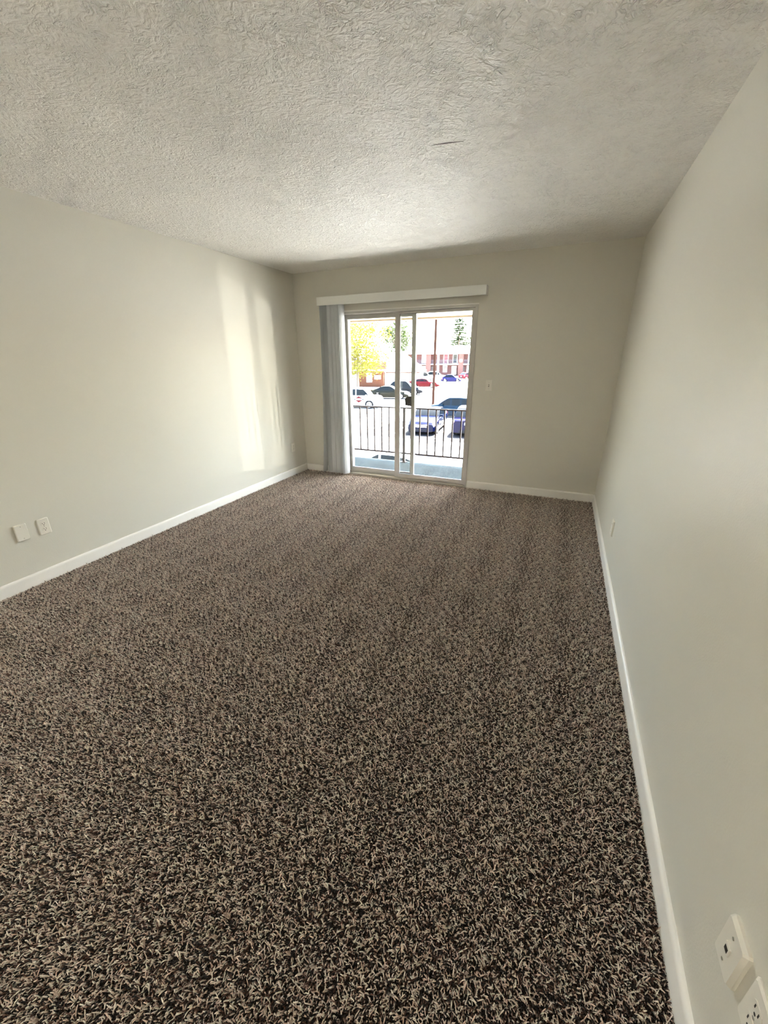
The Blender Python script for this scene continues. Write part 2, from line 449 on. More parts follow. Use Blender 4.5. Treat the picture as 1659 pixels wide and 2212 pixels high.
# valance: front board with returned ends
MB().box(.390, 2.380, 4.505, 4.510, 2.062, 2.152).box(.390, .395, 4.510, D, 2.062, 2.152).box(2.375, 2.380, 4.510, D, 2.062, 2.152)\
    .box(.395, 2.375, 4.510, D, 2.146, 2.152).box(.390, 2.380, 4.5035, 4.505, 2.062, 2.068).build('valance', val_m, blind, bevel=.001)
MB().box(.41, 2.36, 4.545, 4.585, 2.075, 2.115).build('head_rail', alum_m, blind)
rnd = random.Random(3)
NV = 12
angs = [12, 0, 6, 4, 48, 62, 26, 52, 22, 40, 8, 20]
for i in range(NV):
    x = .420 + i * (.268 / (NV - 1)); a = R_(angs[i])
    top = Vector((x, 4.565, 2.068)); L_ = 2.052
    sway = {0: -.055, 1: -.01}.get(i, .012 * sin(i * 1.7)) + (-.028 * (1 - i / NV))
    rings = []
    for t in range(9):
        s_ = t / 8; z = 2.068 - L_ * s_
        ox = sway * s_ ** 2; oy = .006 * sin(i * 2.3) * s_
        ring = []; ring2 = []
        for k in range(7):
            u = (k / 6 - .5) * .089; bow = .011 * (1 - (k / 3 - 1) ** 2)
            px = u * sin(a) + bow * cos(a); py = u * cos(a) - bow * sin(a)
            ring.append((x + ox + px, 4.562 + oy + py, z)); ring2.append((x + ox + px + .0009 * cos(a), 4.562 + oy + py - .0009 * sin(a), z))
        rings.append(ring + ring2[::-1])
    v = MB().loft(rings).build('vane', vane_m, blind, True)
    MB().box(x - .004, x + .004, 4.558, 4.566, 2.064, 2.08).build('hook', val_m, v)

# ------------------------------------------------------------------ wall plates
def plate_frame(wall, c, z, depth=.006):
    """returns (empty parent, transform) with local x right on the wall, y out of the wall, z up"""
    if wall == 'left': return (0, c, z), R_(-90)      # local y -> +x
    if wall == 'right': return (W, c, z), R_(90)
    return (c, D, z), R_(180)
def plate_body(parent, hw=.036, hh=.0585, depth=.0065, name='plate'):
    r = .004; ins = .004
    f = lambda a, b, y: [(-a + r, y, -b), (a - r, y, -b), (a, y, -b + r), (a, y, b - r), (a - r, y, b), (-a + r, y, b), (-a, y, b - r), (-a, y, -b + r)]
    return MB().loft([f(hw, hh, 0), f(hw, hh, depth * .45), f(hw - ins, hh - ins, depth)]).build(name, plate_m, parent)
def screw(parent, z, y):
    MB().tube([(0, y - .002, z), (0, y + .0012, z)], .0032, 10).build('screw', screw_m, parent)
def duplex(wall, c, z, label):
    loc, rz = plate_frame(wall, c, z)
    o = tag(empty('wall_outlet', loc, rz), label, 'outlet')
    plate_body(o)
    screw(o, 0, .0065)
    for s in (-1, 1):
        zc = s * .0195
        out = [(.0172 * cos(t), zc + max(-.0142, min(.0142, .0172 * sin(t)))) for t in [2 * pi * k / 24 for k in range(24)]]
        rc = MB().prism(out, 1, .004, .0082).build('receptacle', plate_m, o)
        MB().box(-.0078, -.0052, .0078, .0086, zc - .001, zc + .0085).build('slot', slot_m, rc)
        MB().box(.0052, .0078, .0078, .0086, zc + .000, zc + .0085).build('slot', slot_m, rc)
        MB().prism([(.003 * cos(t), zc - .0075 + .003 * sin(t)) for t in [2 * pi * k / 10 for k in range(10)]], 1, .0078, .0086).build('ground_hole', slot_m, rc)
    return o
duplex('left', 1.374, .386, 'white duplex outlet on the left wall, right of the blank plate')
duplex('left', 4.316, .369, 'small white duplex outlet low in the far corner of the left wall')
duplex('right', .550, .392, 'white duplex outlet on the right wall, cut by the bottom right corner')
# blank plate
loc, rz = plate_frame('left', 1.243, .392)
o = tag(empty('blank_wall_plate', loc, rz), 'cream blank wall plate on the left wall, left of the outlet', 'wall plate')
plate_body(o, .036, .058, .010); screw(o, .042, .010); screw(o, -.042, .010)
# thin plate seen edge-on
loc, rz = plate_frame('right', 3.05, .322)
o = tag(empty('blank_wall_plate', loc, rz), 'wall plate seen edge-on low on the right wall near the far corner', 'wall plate')
plate_body(o, .036, .058, .011); screw(o, .03, .011); screw(o, -.03, .011)
# phone jack
loc, rz = plate_frame('right', .645, .383)
o = tag(empty('telephone_jack', loc, rz), 'raised cream telephone jack plate low on the right wall above the corner outlet', 'wall plate')
plate_body(o, .036, .0585, .014, 'jack_plate')
MB().box(-.009, .009, .013, .0165, -.011, .011).build('jack_bezel', plate_m, o, bevel=.001)
MB().box(-.0055, .0055, .016, .0172, -.0075, .004).build('jack_socket', slot_m, o)
screw(o, .036, .014); screw(o, -.036, .014)
# light switch
loc, rz = plate_frame('back', 2.467, 1.187)
o = tag(empty('light_switch', loc, rz), 'white toggle light switch on the end wall, right of the glass door', 'switch')
plate_body(o)
MB().box(-.0055, .0055, .006, .0072, -.012, .012).build('switch_slot', slot_m, o)
MB().prism([(.0065, -.006), (.0175, .001), (.0165, .0075), (.0065, .006)], 0, -.0038, .0038).build('toggle', plate_m, o)
screw(o, .03, .0065); screw(o, -.03, .0065)

# scratch on the ceiling
sc = MB().loft([[(2.470, 2.330, H - .0006), (2.548, 2.341, H - .0006), (2.622, 2.357, H - .0006)], [(2.470, 2.331, H - .0001), (2.548, 2.348, H - .0001), (2.622, 2.358, H - .0001)]], False)
sc = MB().prism([(2.470, 2.330), (2.54, 2.337), (2.622, 2.357), (2.54, 2.344)], 2, H - .001, H + .001)
tag(sc.build('ceiling_scratch', mat('scratch_brown', (.06, .035, .03), .8)), 'thin dark scratch in the ceiling texture', 'scratch')

# ------------------------------------------------------------------ balcony
G = -3.0
structure(MB().box(-3.5, 6.5, D + .14, 6.10, -.33, -.15).build('balcony_floor', conc_m), 'weathered grey concrete balcony floor in shade')
structure(MB().box(-3.5, 6.5, D + .14, 7.06, 2.30, 2.42).build('balcony_soffit', soffit_m), 'pale cream soffit above the balcony')
structure(MB().box(-3.5, 6.5, 6.92, 7.06, 2.103, 2.30).build('trim_1', soffit_m), 'cream eave board at the balcony roof edge')
structure(MB().box(-3.5, 6.5, 6.90, 7.08, 2.077, 2.103).build('trim_2', eave_m), 'brown strip along the bottom of the eave board')
structure(MB().box(-3.5, -T, D + .02, D + .14, -3.0, 2.42).box(W + T, 6.5, D + .02, D + .14, -3.0, 2.42).box(-T, W + T, D + .02, D + .14, -3.0, -.26).build('wall_outside', sill_m), 'outside face of the apartment house')
rail = tag(empty('balcony_railing', (0, 6.05, -.15)), 'dark brown iron balcony railing with thin vertical balusters', 'railing')
MB().box(-3.4, 6.4, -.018, .018, .873, .893).build('top_rail', iron_m, rail, bevel=.002)
MB().box(-3.4, 6.4, -.014, .014, .138, .164).build('bottom_rail', iron_m, rail, bevel=.002)
bal0 = None
k = 0
x = .935 - .1325 * 24
proto = MB().box(-.0095, .0095, -.0095, .0095, .160, .873)
for i in range(60):
    xx = .936 + (i - 24) * .1328
    if i in (24, 10, 38): continue
    if xx > 5.3 or xx < -1.9: continue
    if bal0 is None:
        bal0 = proto.build('baluster', iron_m, rail); b = bal0
    else:
        b = bal0.copy(); COL.objects.link(b)
    b.location.x = xx
for i in (10, 24, 38):
    xx = .936 + (i - 24) * .1328
    p_ = MB().box(xx - .019, xx + .019, -.019, .019, 0, .873).build('post', iron_m, rail)
    MB().box(xx - .045, xx + .045, -.045, .045, 0, .010).build('foot_plate', iron_m, p_)

# ------------------------------------------------------------------ outside: ground
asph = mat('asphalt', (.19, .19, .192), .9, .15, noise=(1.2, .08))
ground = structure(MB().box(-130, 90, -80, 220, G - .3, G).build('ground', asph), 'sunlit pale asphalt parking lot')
MB().box(-8.2, 5.2, 22.1, 28.6, G - .05, G + .004).build('stall_shade_patch', mat('shade_asphalt', (.016, .0165, .018), 1.0, .0, noise=(2, .1)), ground)  # asphalt darkened here so the shade around the near cars reads dark
line_m = mat('line_paint', (.82, .82, .80), .7)
for (x0, y0, x1, y1) in ((-3.37, 22.6, -3.99, 28.4), (-6.25, 22.6, -6.9, 28.4), (-.6, 22.6, -1.2, 28.4), (2.2, 22.6, 1.6, 28.4)):
    dx, dy = x1 - x0, y1 - y0; l_ = sqrt(dx * dx + dy * dy); nx, ny = -dy / l_ * .055, dx / l_ * .055
    MB().prism([(x0 - nx, y0 - ny), (x1 - nx, y1 - ny), (x1 + nx, y1 + ny), (x0 + nx, y0 + ny)], 2, G + .003, G + .010).build('parking_line', line_m, ground)
crack_m = mat('crack_dark', (.12, .12, .12), .9)
MB().prism([(-10.9, 26.30), (-9.4, 26.76), (-8.0, 27.32), (-6.8, 27.5), (-6.8, 27.58), (-8.0, 27.39), (-9.4, 26.84), (-10.9, 26.36)], 2, G - .002, G + .006).build('crack', crack_m, ground)

# ------------------------------------------------------------------ outside: cars
tyre_m = mat('tyre_rubber', (.005, .005, .0055), .8, .1)
rim_m = mat('wheel_rim', (.62, .63, .65), .3, .5, .6)
cglass = mat('car_glass', (.002, .003, .004), .05, .05)
chrome = mat('chrome', (.75, .76, .78), .15, .5, .9)
dark_p = mat('dark_plastic', (.004, .0042, .005), .55, .12)
lamp_w = mat('headlight_lens', (.75, .78, .80), .1, .8)
lamp_r = mat('tail_light', (.55, .045, .02), .15, .7)
plate_w = mat('licence_plate', (.75, .76, .74), .4)

def lerp_prof(p, x):
    if x <= p[0][0]: return p[0][1]
    for (a, za), (b, zb) in zip(p, p[1:]):
        if x <= b:
            t = (x - a) / (b - a); t = t * t * (3 - 2 * t) * .5 + t * .5
            return za + (zb - za) * t
    return p[-1][1]

def car(name, label, loc, heading, paint, L=4.7, Wd=1.82, Ht=1.46, wb=2.75, rw=.33, hood=.92, belt=.95, tail=1.02,
        cowl=.95, roof_f=.22, roof_r=-.95, back=-1.75, nose=.62, rear_z=.80, open_bed=None, tumble=.80, pillars=(.18, -.62), seats=True, group=None, rim=None):
    """x forward, y left, z up, origin on the ground; the paint is a material"""
    root = tag(empty(name, loc, heading), label, 'car', group)
    xf, xr = L / 2, -L / 2
    fw, rwx = wb / 2 + .08, -wb / 2 + .08          # wheel centres
    top = [(xr, rear_z), (xr + .10, tail - .04), (xr + .25, tail), (back, tail + .0), (back + .3, belt), (cowl - .2, belt), (cowl, hood + .02), (xf - .55, hood - .07), (xf - .18, nose + .12), (xf, nose)]
    if open_bed: top = [(xr, open_bed - .05), (xr + .08, open_bed), (back, open_bed), (back + .05, belt), (cowl - .2, belt), (cowl, hood + .04), (xf - .35, hood), (xf - .1, nose + .18), (xf, nose)]
    sill = .21
    def zbot(x):
        z = sill + (.06 if x > xf - .5 or x < xr + .5 else 0)
        for xc in (fw, rwx):
            d = abs(x - xc); ra = rw + .065
            if d < ra: z = max(z, rw + sqrt(ra * ra - d * d) - .01)
        return z
    def wid(x):
        e = 0
        df, dr = xf - x, x - xr
        for d, k_ in ((df, .40), (dr, .30)):
            if d < .55: e = max(e, k_ * (1 - d / .55) ** 2.2)
        return Wd / 2 * (1 - .25 * e - .35 * e * e)
    def body(x, s):
        """s 0 = lower edge of the side, 1 = centre of the top"""
        zt, zb, w = lerp_prof(top, x), zbot(x), wid(x)
        zs = zt - .10 if zt - zb > .2 else zt - .03
        if s <= .55:
            t = s / .55; z = zb + (zs - zb) * t
            bul = 1 - .05 * (2 * ((z - sill) / max(.05, zt - sill)) - 1) ** 2
            return Vector((x, w * bul * (1 - .02 * t), z))
        t = (s - .55) / .45
        if t < .4:
            u = t / .4
            return Vector((x, w * (.93 - .09 * u), zs + (zt - zs) * (1 - (1 - u) ** 2)))
        u = (t - .4) / .6
        return Vector((x, w * .84 * (1 - u), zt + .025 * u))
    xs = sorted(set([xr, xr + .02, xr + .06, xr + .12, xr + .2, xf, xf - .02, xf - .06, xf - .12, xf - .2] + [xr + .3 + (L - .6) * i / 26 for i in range(27)] +
                    [c + (rw + .065) * q for c in (fw, rwx) for q in (-1.01, -.98, -.9, -.75, -.5, -.25, 0, .25, .5, .75, .9, .98, 1.01)]))
    ss = [0, .12, .25, .38, .5, .55, .62, .68, .73, .86, 1]
    rings = []
    for x in xs:
        left = [body(x, s) for s in ss]
        ring = left + [Vector((p.x, -p.y, p.z)) for p in left[-2::-1]]
        rings.append(ring)
    MB().loft(rings).build('body', paint, root, True)
    # cabin
    crown = [(back, belt - .02), (roof_r, Ht - .045), ((roof_r + roof_f) / 2, Ht), (roof_f, Ht - .03), (cowl, hood + .0)]
    if open_bed: crown[0] = (back, belt - .02); crown[1] = (back + .22, Ht - .04)
    zmin = min(belt, hood, tail) - .06
    def cz(x):
        if x <= crown[0][0]: return crown[0][1]
        for (a, za), (b, zb) in zip(crown, crown[1:]):
            if x <= b:
                t = (x - a) / (b - a)
                steep = abs(zb - za) > .2
                if steep and za < zb: t2 = 1 - (1 - t) ** 1.35
                elif steep: t2 = t ** 1.35
                else: t2 = t
                return za + (zb - za) * t2
        return crown[-1][1]
    def cab(x, s, off=0):
        z = cz(x); w0 = Wd / 2 * .93; hgt = max(.001, z - zmin)
        we = w0 - (w0 - Wd / 2 * tumble) * min(1, (hgt / (Ht - zmin)))
        if s <= .5:
            t = s / .5
            return Vector((x, w0 + (we - w0) * t + off, zmin + (hgt - .03) * t))
        t = (s - .5) / .5
        e = 1 - (1 - min(1, t / .25)) ** 2 if t < .25 else 1
        nz = off
        return Vector((x, (we - .03 * min(1, t / .25)) * (1 - max(0, t - .25) / .75) + (off * .3 if t < .25 else 0), zmin + hgt - .03 * (1 - e) + .02 * max(0, t - .25) + nz))
    cx_ = [back + (cowl - back) * i / 30 for i in range(31)]
    cs = [0, .15, .3, .45, .5, .54, .58, .625, .8, 1]
    rings = []
    for x in cx_:
        left = [cab(x, s) for s in cs]
        rings.append(left + [Vector((p.x, -p.y, p.z)) for p in left[-2::-1]])
    MB().loft(rings).build('cabin', paint, root, True)
    def patch(fn, xa, xb, sfn, sgn, nx=8, ns=4, off=.008):
        vs, fs = [], []
        for i in range(nx + 1):
            x = xa + (xb - xa) * i / nx; s0, s1 = sfn(x)
            for j in range(ns + 1):
                s = s0 + (s1 - s0) * j / ns
                e = 1e-3
                p = fn(x, s); n_ = (fn(x + e, s) - fn(x - e, s)).cross(fn(x, min(1, s + e)) - fn(x, s - e))
                if n_.length < 1e-12: n_ = Vector((0, 0, 1))
                n_.normalize()
                if n_.y < -1e-4 or (abs(n_.y) < .3 and n_.z < 0): n_ = -n_
                p = p + n_ * off
                vs.append((p.x, p.y * sgn, p.z))
        m_ = ns + 1
        for i in range(nx):
            for j in range(ns): fs.append((i * m_ + j, i * m_ + j + 1, (i + 1) * m_ + j + 1, (i + 1) * m_ + j))
        return vs, fs
    def full(fn, xa, xb, s0):
        mb = MB()
        for sg in (1, -1): mb.add(*patch(fn, xa, xb, lambda x: (s0, 1.0), sg, 6, 5, .008))
        bm_v = mb
        return bm_v
    full(cab, roof_f + .04, cowl - .07, .60).build('windscreen', cglass, root, 'full')
    if not open_bed: full(cab, back + .10, roof_r - .06, .62).build('rear_window', cglass, root, 'full')
    def side_s(x):
        z = cz(x); hgt = max(.02, z - zmin)
        s0 = min(.47, .5 * (belt + .035 - zmin) / max(.03, hgt - .03)); return (s0, max(s0, .465))
    p1, p2 = pillars
    fx = roof_f + (cowl - roof_f) * .72; bx = roof_r - (roof_r - back) * (.55 if not open_bed else -.6)
    for sg in (1, -1):
        for a, b in ((p1 + .045, fx), (p2 + .04, p1 - .045), (bx, p2 - .04)):
            if b - a > .12: MB().add(*patch(cab, a, b, side_s, sg, 10, 3, .006)).build('side_window', cglass, root, 'full')
        # door seams, handles, mirror, sill strip
        for q in (p1, p2 + .0, fx - .12):
            pts = [body(q + .005, s) for s in (.08, .25, .42, .55)]
            MB().tube([(p.x, sg * (p.y + .001), p.z) for p in pts], .006, 4).build('door_seam', dark_p, root)
        for q in (p1 - .18, p2 - .18 if not open_bed else p1 - .18):
            h_ = body(q, .46)
            MB().box(-.08, .08, -.012, .018, -.014, .014).xf(Matrix.Translation((h_.x, sg * (h_.y + .005), h_.z))).build('door_handle', paint, root, bevel=.004)
        mp = cab(fx - .10, .2)
        MB().loft([[(mp.x - .05 + dx, sg * (mp.y + .02 + dy), belt + .05 + dz) for dx, dz in ((-.03, -.06), (.04, -.05), (.06, .0), (.03, .07), (-.03, .07))] for dy in (0, .05, .17, .2)])\
            .build('mirror', paint, root, True)
        # lamps
        MB().add(*patch(body, xf - .48, xf - .05, lambda x: (.42, .66), sg, 8, 4, .010)).build('headlight', lamp_w, root, 'full')
        MB().add(*patch(body, xr + .02, xr + .30, lambda x: (.36, .60), sg, 6, 4, .010)).build('tail_light', lamp_r, root, 'full')
    # front face pieces
    def bar(nm, x, y0, y1, z0, z1, m_, dpt=.03, curve=.07):
        rr = []
        for i in range(9):
            y = y0 + (y1 - y0) * i / 8; xx = x - (curve * (2 * y / Wd) ** 2) * (1 if x > 0 else -1); sgn_ = 1 if x > 0 else -1
            rr.append([(xx, y, z0), (xx, y, z1), (xx - sgn_ * dpt * 3, y, z1), (xx - sgn_ * dpt * 3, y, z0)])
        return MB().loft(rr).build(nm, m_, root)
    g_ = bar('grille', xf + .012, -.42, .42, nose - .20, nose - .04, dark_p)
    bar('grille_trim', xf + .02, -.50, .50, nose - .065, nose - .02, chrome)
    for q in (0, 1): MB().box(xf + .0, xf + .016, -.38, .38, nose - .175 + q * .05, nose - .16 + q * .05).build('grille_bar', chrome, g_)
    bar('lower_intake', xf + .012, -.55, .55, .27, .36, dark_p)
    bar('bumper_lip', xf + .02, -.62, .62, .225, .265, paint if open_bed is None else chrome)
    bar('licence_plate', xr - .012, -.16, .16, rear_z - .22, rear_z - .07, plate_w, .02, .02)
    bar('rear_bumper', xr - .02, -.64, .64, .28, .44, dark_p)
    # wheels
    def wheel(xc, sg):
        prof = [(rw * .62, .10), (rw * .72, .115), (rw * .93, .11), (rw, .085), (rw, -.085), (rw * .93, -.11), (rw * .72, -.115), (rw * .62, -.10)]
        n = 28
        yc = sg * (Wd / 2 - .13)
        mb = MB().loft([[(xc + r * cos(2 * pi * k / n), yc + y * sg, rw + r * sin(2 * pi * k / n)) for k in range(n)] for r, y in prof])
        w_ = mb.build('wheel', tyre_m, root, True)
        rm = MB()
        rm.loft([[(xc + r * cos(2 * pi * k / n), yc + sg * y, rw + r * sin(2 * pi * k / n)) for k in range(n)] for r, y in ((rw * .64, .09), (rw * .66, .108), (rw * .56, .108), (rw * .54, .06))], True, False)
        for q in range(5):
            a = 2 * pi * q / 5 + .3
            c0, c1 = (cos(a), sin(a)), (-sin(a), cos(a))
            pts = []
            for r, h_ in ((.03, .045), (rw * .58, .032)):
                pts.append([(xc + c0[0] * r + c1[0] * e * h_, yc + sg * yy, rw + c0[1] * r + c1[1] * e * h_) for e, yy in ((-1, .10), (1, .10), (1, .07), (-1, .07))])
            rm.loft(pts)
        rm.tube([(xc, yc + sg * .06, rw), (xc, yc + sg * .112, rw)], .06, 12)
        rm.build('rim', rim or rim_m, w_)
        return w_
    for xc in (fw, rwx):
        for sg in (1, -1): wheel(xc, sg)
    MB().box(xr + .35, xf - .35, -Wd / 2 + .28, Wd / 2 - .28, .16, .5).build('underbody', dark_p, root)
    return root

def paint(name, c, rough=.14): return mat(name, c, rough, .06)
white_p = paint('white_paint', (.62, .62, .61))
# row across the lane, all facing right
trk = car('pickup_truck', 'white pickup truck with a red diamond logo on its door, leftmost of the parked row', (-15.45, 35.35, G), R_(12), white_p, L=5.5, Wd=1.9, Ht=1.86, wb=3.3, rw=.37, hood=1.12,
          belt=1.17, tail=1.1, cowl=1.78, roof_f=1.12, roof_r=-.35, back=-.75, nose=.86, rear_z=1.05, open_bed=1.12, pillars=(.44, -.04))
red_logo = mat('logo_red', (.032, .0006, .002), .6, .05); navy_logo = mat('logo_navy', (.002, .003, .012), .6, .05); white_logo = mat('logo_white', (.4, .4, .4), .6, .1)
yy = -.972
lg = MB().prism([(-.50, .86), (0, .56), (.50, .86), (0, 1.16)], 1, yy - .006, yy + .02).build('door_logo', red_logo, trk)
lg.location.x = .74
for sg in (-1, 1): MB().prism([(sg * .50, .86), (sg * .34, .765), (sg * .34, .955)], 1, yy - .009, yy).build('logo_tip', navy_logo, lg)
fc = bpy.data.curves.new('lettering', 'FONT'); fc.body = 'ORKIN'; fc.size = .235; fc.align_x = 'CENTER'; fc.align_y = 'CENTER'; fc.extrude = .003; fc.offset = .007
fo = bpy.data.objects.new('lettering_source', fc); COL.objects.link(fo)
dg = bpy.context.evaluated_depsgraph_get(); dg.update()
lme = bpy.data.meshes.new_from_object(fo.evaluated_get(dg)); bpy.data.objects.remove(fo)
lme.materials.clear(); lme.materials.append(white_logo)
lo = bpy.data.objects.new('lettering', lme); COL.objects.link(lo); lo.parent = lg
lo.location = (0, yy - .011, .86); lo.rotation_euler = (R_(90), 0, 0); lo['label'] = 'white block letters'
for v in lme.vertices: v.co.x *= .98

car('sedan', 'dark olive sedan parked just behind the white pickup truck', (-15.75, 45.0, G), R_(13), paint('olive_paint', (.004, .004, .002)), L=4.8, Ht=1.45, roof_r=-.7, back=-1.9, cowl=1.0, roof_f=.15)
car('crossover', 'dark grey crossover parked behind the olive sedan', (-16.05, 50.9, G), R_(10), paint('grey_paint', (.005, .0055, .007)), L=4.9, Ht=1.72, belt=1.05, hood=1.02, tail=1.1, roof_r=-1.3, back=-1.95, rw=.36, nose=.72, rear_z=.95)
car('sedan', 'red sedan parked left of the wooden utility pole', (-17.8, 64.2, G), R_(10), paint('red_paint', (.042, .002, .003)), L=5.3, Ht=1.42, roof_r=-.75, back=-1.8)
car('hatchback', 'small purple-blue rounded hatchback in front of the brick apartments', (-17.1, 79.2, G), R_(8), paint('purple_paint', (.006, .0055, .032)), L=3.9, Ht=1.5, wb=2.4, roof_r=-.7, back=-1.75, cowl=.85, roof_f=.1, tail=.95)
car('van', 'white van behind the red sedan, partly hidden by the utility pole', (-22.9, 79.0, G), R_(10), white_p, L=4.9, Wd=1.95, Ht=1.95, belt=1.15, hood=1.1, tail=1.15, roof_r=-2.05, back=-2.35, cowl=1.35, roof_f=.75, rear_z=1.1, nose=.8, rw=.34)
car('crossover', 'white crossover left of the purple-blue hatchback', (-22.1, 86.0, G), R_(10), white_p, L=4.8, Wd=1.9, Ht=1.85, belt=1.1, hood=1.05, tail=1.1, roof_r=-1.5, back=-2.1, rear_z=1.0, nose=.78, rw=.36)
car('hatchback', 'red car at the far right edge of the glass, beyond the purple-blue hatchback', (-16.9, 92.5, G), R_(60), paint('crimson_paint', (.05, .003, .007)), L=4.2, Ht=1.5)
# near row, below the balcony
car('sedan', 'navy blue sedan facing the balcony behind the railing', (-4.78, 25.75, G), R_(-84.5), paint('navy_paint', (.0006, .0018, .010)), L=4.85, Wd=1.85, Ht=1.46, wb=2.78, roof_r=-.75, back=-1.85, hood=.95, nose=.68)
car('crossover', 'blue-violet crossover seen from behind, right of the navy sedan', (-1.95, 25.9, G), R_(95), paint('violet_paint', (.003, .0028, .013)), L=4.5, Wd=1.84, Ht=1.66, belt=1.04, hood=1.0, tail=1.06, roof_r=-1.35, back=-1.98, rear_z=.95, rw=.35, nose=.74)
car('sedan', 'teal blue sedan parked side-on behind the navy sedan', (-4.55, 32.2, G), R_(176), paint('teal_paint', (.0015, .007, .014)), L=4.8, Ht=1.58, hood=.98, roof_f=.30, cowl=1.25, roof_r=-1.2, back=-2.0)
car('sedan', 'white car just below the balcony edge, only its dark windows showing', (-2.0, 13.0, G), R_(168), white_p, L=4.7, Ht=1.45)

# ------------------------------------------------------------------ outside: utility pole
wood_m = mat('pole_wood', (.020, .009, .006), .85, .02, noise=(6, .3))
pole = tag(empty('utility_pole', (-7.98, 37.2, G)), 'brown wooden utility pole standing in the parking lot', 'pole')
MB().tube([(0, 0, 0), (0, 0, 5), (0, 0, 10.2)], [.125, .115, .10], 14).build('shaft', wood_m, pole, True)
MB().box(-1.1, 1.1, -.06, .06, 9.3, 9.42).build('crossarm', wood_m, pole)
MB().tube([(0, 0, 0), (0, 0, .18)], .15, 14).build('base_collar', mat('collar_grey', (.5, .5, .5), .7), pole)

# ------------------------------------------------------------------ outside: buildings
brick_red = brick_mat('apartment_brick', (.055, .015, .012), (.025, .008, .009), (.13, .08, .07), 2.2)
brick_lt = brick_mat('column_brick', (.065, .020, .016), (.035, .010, .010), (.17, .11, .09), 2.2)
brick_or = brick_mat('office_brick', (.06, .017, .009), (.036, .010, .005), (.09, .05, .032), 2.4)
roof_w = mat('pale_roof', (.72, .71, .69), .8, .2, noise=(2, .06))
trimw = mat('building_trim', (.80, .79, .76), .6)
win_d = mat('building_glass', (.012, .015, .018), .1, .7)
win_c = mat('building_glass_pale', (.09, .18, .18), .15, .7)
door_r = mat('door_red', (.085, .003, .007), .5)
door_d = mat('door_brown', (.02, .009, .008), .5)
slab_m = mat('walkway_slab', (.72, .70, .66), .8)
rail_g = mat('walkway_rail', (.05, .053, .07), .6)

A = tag(empty('apartment_building', (-35.0, 106.4, G), atan2(3.2, 13.1)), 'two-storey brick apartment building with red doors and a pale roof', 'building')
U0, U1 = -14.0, 30.0
MB().box(U0, U1, 1.3, 10, 0, 5.42).build('wall', brick_red, A)
MB().box(U0, U1, -.1, 1.3, 2.78, 2.98).build('walkway', slab_m, A)
rf = MB().prism([(-.55, 5.42), (10.6, 5.42), (10.6, 5.58), (5.0, 7.55), (-.55, 5.62)], 0, U0 - .4, U1 + .4).build('roof', roof_w, A)
MB().box(-2.6 + 5.2, -2.45 + 5.2, 4.4, 4.55, 7.2, 7.75).build('vent_pipe', dark_p, rf)
wr = MB()
for z in (3.05, 3.92): wr.box(U0, U1, -.06, -.02, z, z + .05)
wr.build('walkway_rail', rail_g, A)
pk = MB()
for i in range(int((U1 - U0) / .16)): pk.box(U0 + i * .16, U0 + i * .16 + .025, -.055, -.03, 3.1, 3.92)
o = pk.build('railing_picket', rail_g, A); o['kind'] = 'stuff'
def pu(px): return (px - 890) * .1232
def apt_win(px0, px1, z0, z1, kind):
    a, b = pu(px0), pu(px1); y = 1.3
    f = MB().box(a, b, y - .08, y + .0, z0, z1)
    fo_ = f.build('window', trimw, A); w_ = b - a; m_ = .11 * w_ + .02
    mm = {'d': win_d, 'c': win_c, 'r': door_r, 'b': door_d}[kind]
    if kind == 'r':
        MB().box(a + m_, b - m_, y - .11, y - .08, z0 + .85, z0 + 1.55).build('panel', mm, fo_)
        MB().box(a + m_, b - m_, y - .11, y - .08, z0 + 1.62, z1 - .08).build('panel', mm, fo_)
    else:
        h_ = (z1 - z0 - .2) / 2
        for q in range(2):
            for c_ in range(2):
                aa = a + m_ + c_ * (w_ - 2 * m_) / 2 + .02; bb_ = a + m_ + (c_ + 1) * (w_ - 2 * m_) / 2 - .02
                MB().box(aa, bb_, y - .10, y - .08, z0 + .08 + q * (h_ + .04), z0 + .08 + q * (h_ + .04) + h_).build('pane', mm, fo_)
def apt_door(px0, px1, z0, z1, mm):
    a, b = pu(px0), pu(px1)
    d_ = MB().box(a, b, 1.22, 1.3, z0, z1).build('door', mm, A)
    MB().tube([(b - .12, 1.17, z0 + 1.0), (b - .12, 1.22, z0 + 1.0)], .04, 8).build('knob', chrome, d_)
for off in (-66.5, 0, 66.5):
    apt_door(891 + off, 899 + off, 2.98, 5.35, door_r); apt_win(909.5 + off, 919 + off, 3.2, 5.35, 'd')
    if off == 0: apt_win(943 + off, 947.5 + off, 3.1, 5.35, 'd')
    apt_win(976 + off, 986.5 + off, 3.1, 5.35, 'd') if off > -1 else None
    if off != -66.5:
        apt_win(956.5 + (off if off else 0), 967 + off, 3.05, 5.35, 'r') if off == 0 else None
    apt_win(956 + off, 965 + off, .9, 2.55, 'd'); apt_win(975 + off, 985 + off, .3, 2.45, 'c')
    apt_door(930 + off, 935.5 + off, 0, 2.4, door_d)
apt_win(1008.5, 1014, 3.0, 5.35, 'c'); apt_win(1007, 1014, .9, 2.5, 'c'); apt_win(943, 947.5, .7, 2.6, 'd')
for px0 in (853, 919.5, 988.5, 1055):
    MB().box(pu(px0), pu(px0 + 10.5), -.25, 1.3, 0, 5.42).build('brick_column', brick_lt, A)
MB().tube([(pu(994), -.30, 3.75), (pu(994), -.42, 3.80)], .40, 16).build('satellite_dish', trimw, A)

# low office with a wide pale roof
B = tag(empty('office_building', (-24.6, 63.4, G), R_(13)), 'low brick office with a wide pale hip roof behind the parked cars', 'building')
MB().box(-17, 0, 0, 9, 0, 2.55).build('wall', brick_or, B)
MB().box(0, 5.6, 1.3, 9, 0, 2.45).build('wall', trimw, B)
